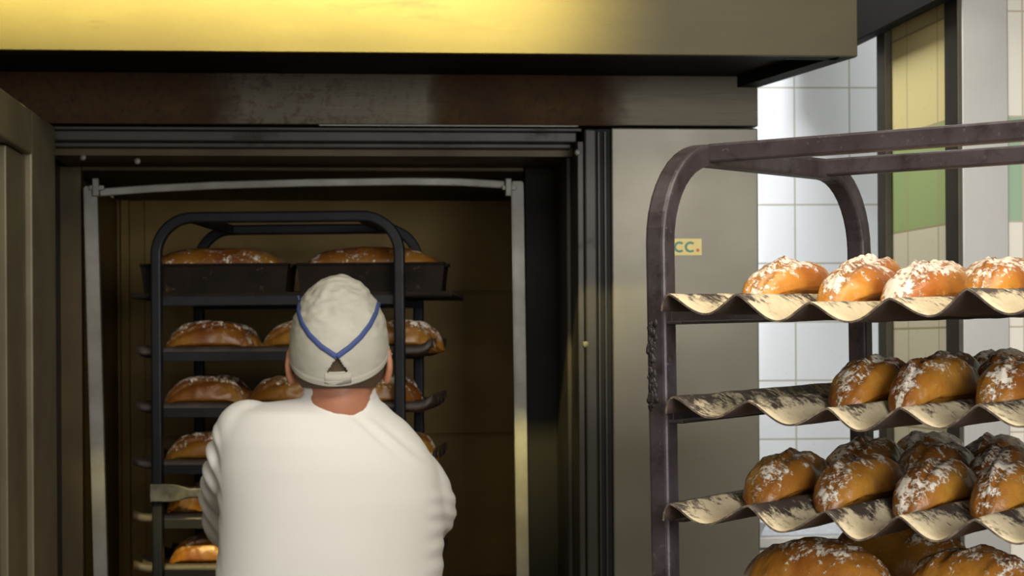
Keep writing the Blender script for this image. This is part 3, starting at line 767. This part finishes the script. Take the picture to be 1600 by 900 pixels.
# top shelf: loaf pans
pan_me = {}
def pan(px0, px1, label_p, label_l):
    a = P(px0, 440, DR+.06); b = P(px1, 440, DR+.06); Lp = b.x-a.x; ht = P(300, 418, DR+.05).z-P(300, 466, DR+.05).z
    Mx = Matrix.Translation((a.x, DR+.055, shelf[0]+.012)) @ Matrix.Rotation(R(-2.5), 4, 'Z')
    root = empty('loaf_pan', Mx, label_p, 'baking pan', 'loaf pans on the oven rack')
    bm = nb(); Wp = .13; tp = .004
    def ring(z, ins, t_): return [bm.verts.new(p) for p in ((ins+t_, ins+t_, z), (Lp-ins-t_, ins+t_, z), (Lp-ins-t_, Wp-ins-t_, z), (ins+t_, Wp-ins-t_, z))]
    r1, r2, r3, r4 = ring(0, .008, 0), ring(ht, 0, 0), ring(ht, 0, tp), ring(.004, .008, tp)
    for A, B in ((r1, r2), (r2, r3), (r3, r4)):
        for j in range(4): bm.faces.new((A[j], A[(j+1) % 4], B[(j+1) % 4], B[j]))
    bm.faces.new(r1[::-1]); bm.faces.new(r4)
    obj('pan_body', bm, M['panmat'], root)
    bm = nb(); sweep(bm, [(0, 0, ht), (Lp, 0, ht), (Lp, Wp, ht), (0, Wp, ht)], circ(.0035, 8), closed=True); obj('rim_wire', bm, M['panmat'], root)
    for xx, s in ((0, -1), (Lp, 1)):
        bm = nb(); sweep(bm, [(xx, .03, ht-.004), (xx+s*.004, .03, ht-.002), (xx+s*.005, .05, ht-.0), (xx+s*.005, Wp-.05, ht), (xx+s*.004, Wp-.03, ht-.002), (xx, Wp-.03, ht-.004)], circ(.003, 8)); obj('handle', bm, M['panmat'], root)
    # bread: dome above the pan, base inside
    bm = nb(); nu, nv = 48, 40; ls = bm.verts.layers.float.new('slash'); lu = bm.verts.layers.float.new('up')
    for i in range(nu+1):
        for j in range(nv+1):
            u = i/nu*2-1; v_ = j/nv*2-1
            h = .050*max(0, 1-abs(u)**3.2)**.6*max(0, 1-abs(v_)**2.4)**.5
            x = Lp/2+u*(Lp/2-.012)*(1); y = Wp/2+v_*(Wp/2-.010)
            z = ht-.008+h+(.003*noise.noise(Vector((x*30, y*30, px0)))+.0014*noise.noise(Vector((x*110, y*110, px0))))*(1 if h > .005 else 0)
            q = bm.verts.new((x, y, z)); q[lu] = .7; q[ls] = math.exp(-((v_+.1*u)/.12)**2)*.8*(abs(u) < .8)
    bm.verts.ensure_lookup_table(); idx = lambda i, j: bm.verts[i*(nv+1)+j]
    for i in range(nu):
        for j in range(nv): bm.faces.new((idx(i, j), idx(i+1, j), idx(i+1, j+1), idx(i, j+1)))
    edge = [e_ for e_ in bm.edges if e_.is_boundary]
    r = bmesh.ops.extrude_edge_only(bm, edges=edge); nvs = [x for x in r['geom'] if isinstance(x, bmesh.types.BMVert)]
    for q in nvs: q.co.z = .0055; q.co.x = Lp/2+(q.co.x-Lp/2)*.955; q.co.y = Wp/2+(q.co.y-Wp/2)*.90
    bmesh.ops.contextual_create(bm, geom=[e_ for e_ in bm.edges if e_.is_boundary])
    o = obj('bread_loaf', bm, M['bread_oven'], None, Mx, smooth=True); tag(o, label_l, 'bread', 'tin loaves on the oven rack')
M['panmat'] = steel('burnt_pan_iron', (.016, .010, .006), (.007, .005, .003), .1, .6, (3, 3, 3), 12, (30, .62, .72), (.16, .09, .04), spec=.15)
pan(220, 452, 'black loaf pan at the left of the top oven shelf', 'flat brown tin loaf in the left pan of the top oven shelf')
pan(464, 695, 'black loaf pan at the right of the top oven shelf, behind the cap', 'flat brown tin loaf in the right pan of the top oven shelf')
# base board under the pans
bm = nb(); a = P(204, 470, DR+.03); b = P(708, 470, DR+.03)
box(bm, (0, 0, 0), (b.x-a.x, .36, .006), .001); box(bm, (0, 0, 0), (b.x-a.x, .004, .014), .001); box(bm, (0, .356, 0), (b.x-a.x, .36, .014), .001)
o = obj('baking_sheet', bm, M['panmat'], None, Matrix.Translation((a.x, DR+.035, shelf[0]+.0045)) @ Matrix.Rotation(R(-2.5), 4, 'Z')); tag(o, 'flat black baking sheet under the loaf pans on the top oven shelf', 'baking sheet')

# ------------------------------------------------------------------ the baker
skin = NT('skin'); v = skin.coord(); n = skin.noise(v, 18, 4); n2 = skin.noise(v, 150, 3)
skin.set(Base_Color=skin.mix(n, (.42, .16, .085), (.54, .24, .14)), Roughness=.5, Subsurface_Weight=.12, Subsurface_Radius=(.02, .008, .004)); skin.bump(n2, .15, .001)
M['skin'] = skin.m
cl = NT('white_cotton'); v = cl.coord(); n = cl.noise(v, 5, 3); n2 = cl.noise(cl.coord((1, 1, 2.5)), 260, 3, .6)
cl.set(Base_Color=cl.mix(n, (.84, .82, .76), (.88, .865, .82)), Roughness=.85, Sheen_Weight=.2); cl.bump(n2, .18, .0012)
M['cotton'] = cl.m
M['cap'] = plain('cap_cloth', (.52, .50, .42), .85, 0, .22, 16, .3); M['blue'] = plain('blue_piping', (.055, .085, .24), .7)
M['hair'] = plain('short_brown_hair', (.11, .068, .036), .7, 0, .4, 300, .8)
M['trouser'] = plain('white_trousers', (.72, .71, .68), .85); M['shoe'] = plain('black_clogs', (.02, .02, .02), .4)
person = empty('person', Matrix.Translation((-.33, 3.5, 0)), 'baker seen from behind in white sweatshirt and white cap with blue piping, facing the oven', 'person')
PM = person.matrix_world.inverted()
def loft(bm, rings, n=32):
    """rings: (center, ax vec, ay vec)"""
    R_ = []
    for c, ax, ay in rings:
        c, ax, ay = Vector(c), Vector(ax), Vector(ay)
        R_.append([bm.verts.new(c+ax*math.cos(2*PI*j/n)+ay*math.sin(2*PI*j/n)) for j in range(n)])
    for A, B in zip(R_, R_[1:]):
        for j in range(n): bm.faces.new((A[j], A[(j+1) % n], B[(j+1) % n], B[j]))
    bm.faces.new(R_[0][::-1]); bm.faces.new(R_[-1])
def limb(bm, pts, n=20, squash=1.0):
    """pts: (pos, radius); rounded capsule chain, interpolated smoothly"""
    P_ = [Vector(p) for p, r in pts]; Rr = [r for p, r in pts]
    S = []
    for i in range(len(P_)-1):
        p0_ = P_[max(i-1, 0)]; p1, p2 = P_[i], P_[i+1]; p3 = P_[min(i+2, len(P_)-1)]
        for k in range(6):
            t = k/6; q = .5*((2*p1)+(p2-p0_)*t+(2*p0_-5*p1+4*p2-p3)*t*t+(-p0_+3*p1-3*p2+p3)*t**3); S.append((q, Rr[i]+(Rr[i+1]-Rr[i])*(t*t*(3-2*t))))
    S.append((P_[-1], Rr[-1]))
    # rounded ends
    t0 = (S[1][0]-S[0][0]).normalized(); t1 = (S[-1][0]-S[-2][0]).normalized()
    pre = [(S[0][0]-t0*S[0][1]*math.sin(a), S[0][1]*math.cos(a)) for a in (1.45, 1.1, .7, .35)]
    post = [(S[-1][0]+t1*S[-1][1]*math.sin(a), S[-1][1]*math.cos(a)) for a in (.35, .7, 1.1, 1.45)]
    S = pre+S+post
    ref = Vector((0, 0, 1)) if abs(t0.z) < .8 else Vector((0, 1, 0)); rings = []
    for i, (q, r) in enumerate(S):
        t = (S[min(i+1, len(S)-1)][0]-S[max(i-1, 0)][0]).normalized(); a = t.cross(ref).normalized(); ref = a.cross(t).normalized()
        rings.append((q, a*r, ref*r*squash))
    loft(bm, rings, n)
def bake(bm, voxel, smooth_it, fac=.5):
    me = bpy.data.meshes.new('tmp'); bmesh.ops.recalc_face_normals(bm, faces=bm.faces); bm.to_mesh(me); bm.free()
    o = bpy.data.objects.new('tmp', me); C.objects.link(o)
    m = o.modifiers.new('r', 'REMESH'); m.mode = 'VOXEL'; m.voxel_size = voxel; m.use_smooth_shade = True
    if smooth_it: s = o.modifiers.new('s', 'SMOOTH'); s.factor = fac; s.iterations = smooth_it
    dg = bpy.context.evaluated_depsgraph_get(); dg.update()
    r = bpy.data.meshes.new_from_object(o.evaluated_get(dg)); bpy.data.objects.remove(o); bpy.data.meshes.remove(me)
    return r
YT = 3.58
def X_(px, D=YT): return P(px, 600, D).x
def Z_(py, D=YT): return P(515, py, D).z
HC = P(530, 553, 3.56)        # head centre
SHL = Vector((X_(372), 3.60, Z_(684))); ELL = Vector((X_(352, 3.8)+.01, 3.83, 1.20)); WRL = Vector((-.53, 4.085, 1.235))
SHR = Vector((X_(648), 3.61, Z_(742))); ELR = Vector((X_(640, 3.8)+.0, 3.83, 1.19)); WRR = Vector((-.20, 4.085, 1.235))
# body
bm = nb()
limb(bm, [(HC+Vector((0, .0, .02)), .078), (HC+Vector((0, .01, -.03)), .076)], 28)
limb(bm, [(HC+Vector((0, -.015, .03)), .080), (HC+Vector((0, .03, .03)), .078)], 28)
limb(bm, [(HC+Vector((0, .045, -.01)), .066), (HC+Vector((0, .062, -.075)), .052), (HC+Vector((0, .075, -.105)), .034)], 24)
limb(bm, [(HC+Vector((0, .112, -.005)), .010), (HC+Vector((0, .130, -.038)), .013)], 12)       # nose
limb(bm, [(HC+Vector((-.02, .108, -.071)), .008), (HC+Vector((0, .116, -.070)), .009), (HC+Vector((.02, .108, -.071)), .008)], 12)  # lips
limb(bm, [(HC+Vector((-.045, .088, .018)), .012), (HC+Vector((0, .102, .014)), .010), (HC+Vector((.045, .088, .018)), .012)], 12)  # brow
limb(bm, [(HC+Vector((.002, -.012, -.05)), .060), (HC+Vector((.002, -.008, -.105)), .060), (Vector((X_(525), 3.585, Z_(650))), .066)], 26)
for s in (-1, 1):   # ears
    e = HC+Vector((s*.088, .004, -.024))
    limb(bm, [(e+Vector((0, 0, .020)), .012), (e+Vector((s*.004, -.006, .028)), .008), (e+Vector((s*.006, -.012, .018)), .007), (e+Vector((s*.008, -.014, -.002)), .007), (e+Vector((s*.003, -.004, -.026)), .008), (e+Vector((0, .004, -.02)), .008)], 12)
cT = Vector((X_(512), YT, 0))
loft(bm, [((cT.x, YT, Z_(640)), (.07, 0, 0), (0, .06, 0)), ((cT.x, YT, Z_(670)), (.115, 0, 0), (0, .07, 0)), ((cT.x, YT, 1.30), (.15, 0, 0), (0, .10, 0)), ((cT.x, YT-.01, 1.15), (.155, 0, 0), (0, .10, 0)), ((cT.x, YT-.03, 1.0), (.155, 0, 0), (0, .11, 0)), ((cT.x, YT-.04, .88), (.165, 0, 0), (0, .115, 0)), ((cT.x, YT-.04, .80), (.13, 0, 0), (0, .10, 0))])
for SH, EL, WR_ in ((SHL, ELL, WRL), (SHR, ELR, WRR)):
    limb(bm, [(SH.lerp(EL, .14)+Vector((0, -.015, -.02)), .034), (SH.lerp(EL, .55)+Vector((0, -.01, 0)), .034), (EL, .036), (EL.lerp(WR_, .35), .041), (WR_, .027)], 20)
    sg = 1 if SH is SHL else -1      # thumb side points inwards
    pm = WR_+Vector((0, .055, .012))
    for q in (-.031, -.0105, .0105, .031):
        limb(bm, [(WR_+Vector((q*.5, .0, 0)), .016), (WR_+Vector((q*.95, .07, .022)), .0125), (WR_+Vector((q, .095, .030)), .0115)], 12)
BARY = (OM @ Vector((xb, L_O/2, 0))).y
lens_ = {-.033: .92, -.011: 1.0, .011: .97, .033: .82}
for WR_, sg in ((WRL, 1), (WRR, -1)):
    for q, f in lens_.items():
        x = WR_.x+q*sg
        by = BARY; b = zbar
        limb(bm, [((x, WR_.y+.085, WR_.z+.028), .0102), ((x, by-.012, b+.027), .0095), ((x+.001, by+.015*f, b+.0235), .0090), ((x+.001, by+.021, b+.004), .0083), ((x, by+.017, b-.014*f), .0078)], 12)
    x = WR_.x+.045*sg
    limb(bm, [((WR_.x+.022*sg, WR_.y+.025, WR_.z-.002), .015), ((x, WR_.y+.065, WR_.z-.012), .0125), ((x-.004*sg, by-.018, b-.020), .0105), ((x-.016*sg, by-.004, b-.024), .009)], 12)
for s in (-1, 1):
    hp = Vector((cT.x+s*.085, YT-.04, .90)); kn = Vector((cT.x+s*.10, YT-.05+(.05 if s < 0 else -.05), .50)); an = Vector((cT.x+s*.11, YT-.10+(.08 if s < 0 else -.12), .10))
    limb(bm, [(hp, .085), (hp.lerp(kn, .5), .075), (kn, .055), (kn.lerp(an, .35), .055), (an, .036)], 22)
    limb(bm, [(an+Vector((0, -.01, -.03)), .032), (an+Vector((0, .07, -.055)), .030), (an+Vector((0, .16, -.068)), .022)], 16)
me = bake(bm, .0042, 3, .4)
me.transform(PM); body = link_mesh('body', me, M['skin'], person)
# sweatshirt
bm = nb()
TP = [(616, 533, 33, .055), (624, 522, 62, .070), (631, 500, 102, .082), (642, 487, 124, .095), (660, 491, 143, .108), (690, 500, 160, .122), (730, 510, 172, .132), (780, 515, 175, .138), (850, 515, 176, .140), (920, 514, 178, .142), (1010, 514, 176, .14), (1100, 514, 168, .135), (1145, 514, 158, .13)]
rr = []
for py, cx, hw, dp in TP:
    rr.append(((X_(cx), YT+.0+(.015 if py < 640 else 0), Z_(py)), (hw*YT/F, 0, 0), (0, dp, 0)))
loft(bm, rr, 48)
limb(bm, [(SHL+Vector((.02, -.02, .008)), .066), (SHL+Vector((-.006, .03, -.065)), .064), (SHL.lerp(ELL, .62)+Vector((-.012, .0, .0)), .060), (ELL, .053), (ELL.lerp(WRL, .5), .047), (WRL+Vector((0, -.035, 0)), .039)], 26)
limb(bm, [(SHR+Vector((-.06, -.01, .015)), .066), (SHR+Vector((-.012, -.005, -.018)), .068), (SHR+Vector((.008, .03, -.075)), .066), (SHR.lerp(ELR, .75)+Vector((.0, .0, .0)), .058), (ELR, .053), (ELR.lerp(WRR, .5), .047), (WRR+Vector((0, -.035, 0)), .039)], 26)
# neckline roll
nk = []
for i in range(28):
    a = 2*PI*i/28; base = P(533, 626, 3.57)
    x = base.x+.060*math.cos(a); y = base.y+.066*math.sin(a)
    z = base.z+.013-.014*math.cos(a)+.0035*math.sin(5*a+.6)+.0025*math.sin(9*a)+.008*math.sin(a)
    nk.append((x, y, z))
n = len(nk)
nt = nb(); sweep(nt, nk, circ(.0125, 12, .017), closed=True); mm = bpy.data.meshes.new('x'); nt.to_mesh(mm); nt.free(); bm.from_mesh(mm)
me = bake(bm, .0065, 10, .5)
me.update()
nrm_ = [v.normal.copy() for v in me.vertices]
for v, nn_ in zip(me.vertices, nrm_):
    p = v.co; d = 0.0
    # sleeve folds on his left arm
    wl = max(0, min(1, (X_(352)-p.x)/.02))*max(0, min(1, (Z_(655)-p.z)/.04))*max(0, min(1, (p.z-1.10)/.05))
    ph = (p.z*1.0+(p.x-X_(330))*1.2-(p.y-3.6)*.25)
    d += wl*.0058*math.sin((p.z*.75+p.x*1.5)*2*PI/.050+3.2*noise.noise(p*7))*(.55+.9*noise.noise(p*6+Vector((3, 1, 7))))*1.2
    wr = max(0, min(1, (p.x-X_(662))/.02))*max(0, min(1, (Z_(735)-p.z)/.05))
    d += wr*.0016*math.sin((p.z+.35*(p.x))*2*PI/.034+2.5*noise.noise(p*8))
    # soft drapes on the back
    d += .0055*noise.noise(Vector((p.x*7, p.y*3, p.z*6+4)))
    dd = math.exp(-((p.z-Z_(648)+(p.x-X_(540))*.55)/.02)**2)*max(0, 1-abs(p.x-X_(600))/.11); d += dd*.0035*math.sin((p.x+p.z*1.1)*2*PI/.035)
    v.co = p+nn_*d
me.transform(PM); shirt = link_mesh('sweatshirt', me, M['cotton'], person); tag(shirt, 'white long-sleeved sweatshirt')
cb_ = nb(); sweep(cb_, [(x, y-.002, z+.010) for x, y, z in nk], circ(.0075, 10, .011), closed=True)
cb_.transform(PM); obj('collar', cb_, M['cotton'], person, None, smooth=True)
# trousers and shoes
bm = nb()
loft(bm, [((cT.x, YT-.03, .98), (.172, 0, 0), (0, .128, 0)), ((cT.x, YT-.04, .88), (.185, 0, 0), (0, .135, 0)), ((cT.x, YT-.04, .78), (.165, 0, 0), (0, .12, 0))])
shoe = nb()
for s in (-1, 1):
    hp = Vector((cT.x+s*.085, YT-.04, .88)); kn = Vector((cT.x+s*.10, YT-.05+(.05 if s < 0 else -.05), .50)); an = Vector((cT.x+s*.11, YT-.10+(.08 if s < 0 else -.12), .14))
    limb(bm, [(hp, .10), (hp.lerp(kn, .5), .092), (kn, .075), (kn.lerp(an, .4), .072), (an, .065)], 24)
    b0 = an+Vector((0, .03, -.14)); a0 = Vector((an.x, an.y-.03, .06))
me = bake(bm, .008, 6); me.transform(PM); link_mesh('trousers', me, M['trouser'], person)
for s in (-1, 1):
    an = Vector((cT.x+s*.11, YT-.10+(.08 if s < 0 else -.12), .10)); bm = nb()
    limb(bm, [(an+Vector((0, -.03, -.045)), .048), (an+Vector((0, .05, -.048)), .046), (an+Vector((0, .15, -.055)), .044), (an+Vector((0, .19, -.06)), .038)], 20, 1.0)
    me = bake(bm, .006, 4); 
    for v in me.vertices: v.co.z = max(v.co.z, .002)
    me.transform(PM); link_mesh('shoe', me, M['shoe'], person)
# cap: egg-shaped crown shell, open below, with the triangular gap at the back
CC = P(530, 546, 3.56); ca_, cb_, cc_ = 77.5*3.56/F, .118, 116*3.56/F
def capxyz(th, ph, k=1.0):
    # ph 0 = top, th around; gentle tuft
    x = ca_*math.sin(ph)*math.cos(th)*k; y = cb_*math.sin(ph)*math.sin(th)*k; z = cc_*math.cos(ph)*k
    return Vector((x, y, z))
def cap_back(px, py, off=0.0):
    q = P(px, py, 3.49); x = q.x-CC.x*(3.49/3.56); z = q.z-ZC-(CC.z-ZC)*(3.49/3.56)
    x *= 1.015; z *= 1.015
    r = 1-(x/ca_)**2-(z/cc_)**2
    p_ = Vector((x, -cb_*math.sqrt(max(r, .0004)), z)); nn_ = Vector((p_.x/ca_**2, p_.y/cb_**2, p_.z/cc_**2)).normalized()
    return CC+p_+nn_*off
tri = [cap_back(536, 556), cap_back(519, 581), cap_back(552, 580)]
def in_tri(x, z):
    def sd(a, b): return (b.x-a.x)*(z-a.z)-(b.z-a.z)*(x-a.x)
    s = [sd(tri[i], tri[(i+1) % 3]) for i in range(3)]; return all(v >= 0 for v in s) or all(v <= 0 for v in s)
bm = nb(); NTh, NPh = 220, 130; grid = []
def hem(th):   # lowest polar angle of the cap; lower at the back, raised over the ears
    s = math.sin(th); c = abs(math.cos(th))
    return R(91)+R(28 if s < 0 else 4)*abs(s)**.75
for i in range(NPh+1):
    row = []
    for j in range(NTh):
        th = 2*PI*j/NTh; ph = hem(th)*(i+.0)/NPh
        p = capxyz(th, ph)
        n_ = Vector((p.x/ca_**2, p.y/cb_**2, p.z/cc_**2)).normalized()
        wr = .0026*noise.noise(Vector((p.x*30, p.z*14+p.y*20, p.z*45)))+.0018*noise.noise(Vector((p.x*60, p.y*50, p.z*90)))
        wr *= max(.25, min(1.5, p.z/.05))
        if ph > hem(th)*.955: wr += .0012
        row.append(bm.verts.new(CC+p+n_*wr))
    grid.append(row)
for i in range(NPh):
    for j in range(NTh):
        q = (grid[i][j], grid[i][(j+1) % NTh], grid[i+1][(j+1) % NTh], grid[i+1][j])
        c = sum((v.co for v in q), Vector())/4
        if c.y < CC.y and in_tri(c.x, c.z): continue
        if i == 0 and False: continue
        bm.faces.new(q)
bmesh.ops.remove_doubles(bm, verts=grid[0], dist=.0001)
bmesh.ops.recalc_face_normals(bm, faces=bm.faces)
for f in bm.faces: f.smooth = True
cap = obj('cap', bm, M['cap'], person, PM.copy()); md = cap.modifiers.new('thick', 'SOLIDIFY'); md.thickness = .0025; md.offset = -1
def surf_line(name, pts, prof, mat, off):
    S = []
    for i in range(len(pts)-1):
        for k in range(8): t = k/8; S.append((pts[i][0]+(pts[i+1][0]-pts[i][0])*t, pts[i][1]+(pts[i+1][1]-pts[i][1])*t))
    S.append(pts[-1]); P3 = [cap_back(x, y, off) for x, y in S]
    bm = nb(); rings = []
    for i, p_ in enumerate(P3):
        t = (P3[min(i+1, len(P3)-1)]-P3[max(i-1, 0)]).normalized(); r_ = p_-CC; nn_ = Vector((r_.x/ca_**2, r_.y/cb_**2, r_.z/cc_**2)).normalized(); s = t.cross(nn_).normalized()
        rings.append([bm.verts.new(p_+s*a+nn_*b) for a, b in prof])
    for A, B in zip(rings, rings[1:]):
        for j in range(len(A)): bm.faces.new((A[j], A[(j+1) % len(A)], B[(j+1) % len(A)], B[j]))
    bm.faces.new(rings[0]); bm.faces.new(rings[-1][::-1])
    return obj(name, bm, mat, cap, smooth=True)
pf = [(.0052*math.cos(a), .0022*math.sin(a)) for a in [2*PI*i/10 for i in range(10)]]
surf_line('piping', [(467, 462), (470, 484), (479, 505), (493, 524), (511, 541), (535, 557)], pf, M['blue'], .0012)
surf_line('piping', [(592, 473), (590, 490), (583, 508), (570, 527), (555, 542), (535, 557)], pf, M['blue'], .0012)
surf_line('strap', [(516, 590), (526, 591.5), (540, 592), (556, 589)], [(-.010, -.001), (.010, -.001), (.010, .0004), (-.010, .0004)], M['cap'], .0008)
# peak of the cap, on the far side
bm = nb(); rows = []
for i in range(9):
    row = []
    for j in range(21):
        a = R(25)+R(130)*j/20; e = i/8; p = capxyz(a, R(90)); q = CC+Vector((p.x*(1+.15*e), p.y+.065*e*math.sin((a-R(25))/R(130)*PI)**.6, p.z-.004*e-.006*e*math.cos(a)**2)); row.append(bm.verts.new(q))
    rows.append(row)
for i in range(8):
    for j in range(20): bm.faces.new((rows[i][j], rows[i][j+1], rows[i+1][j+1], rows[i+1][j]))
pk = obj('peak', bm, M['cap'], cap, smooth=True); md = pk.modifiers.new('thick', 'SOLIDIFY'); md.thickness = .003
# hair: a close shell under the cap, short at the nape
bm = nb(); rows = []
for i in range(41):
    row = []
    for j in range(90):
        th = 2*PI*j/90; s = math.sin(th)
        end = R(124) if s < -.3 else R(124)-(s+.3)/1.3*R(50)
        ph = end*i/40; k = .955-(.05*max(0, (ph-R(112))/R(14)))
        p = capxyz(th, ph, k); p.y = p.y*.93+.002
        p *= 1+.006*noise.noise(p*200); row.append(bm.verts.new(CC+p))
    rows.append(row)
for i in range(40):
    for j in range(90): bm.faces.new((rows[i][j], rows[i][(j+1) % 90], rows[i+1][(j+1) % 90], rows[i+1][j]))
bmesh.ops.remove_doubles(bm, verts=rows[0], dist=.0001)
hr = obj('hair', bm, M['hair'], person, PM.copy(), smooth=True); md = hr.modifiers.new('thick', 'SOLIDIFY'); md.thickness = .004; md.offset = -1
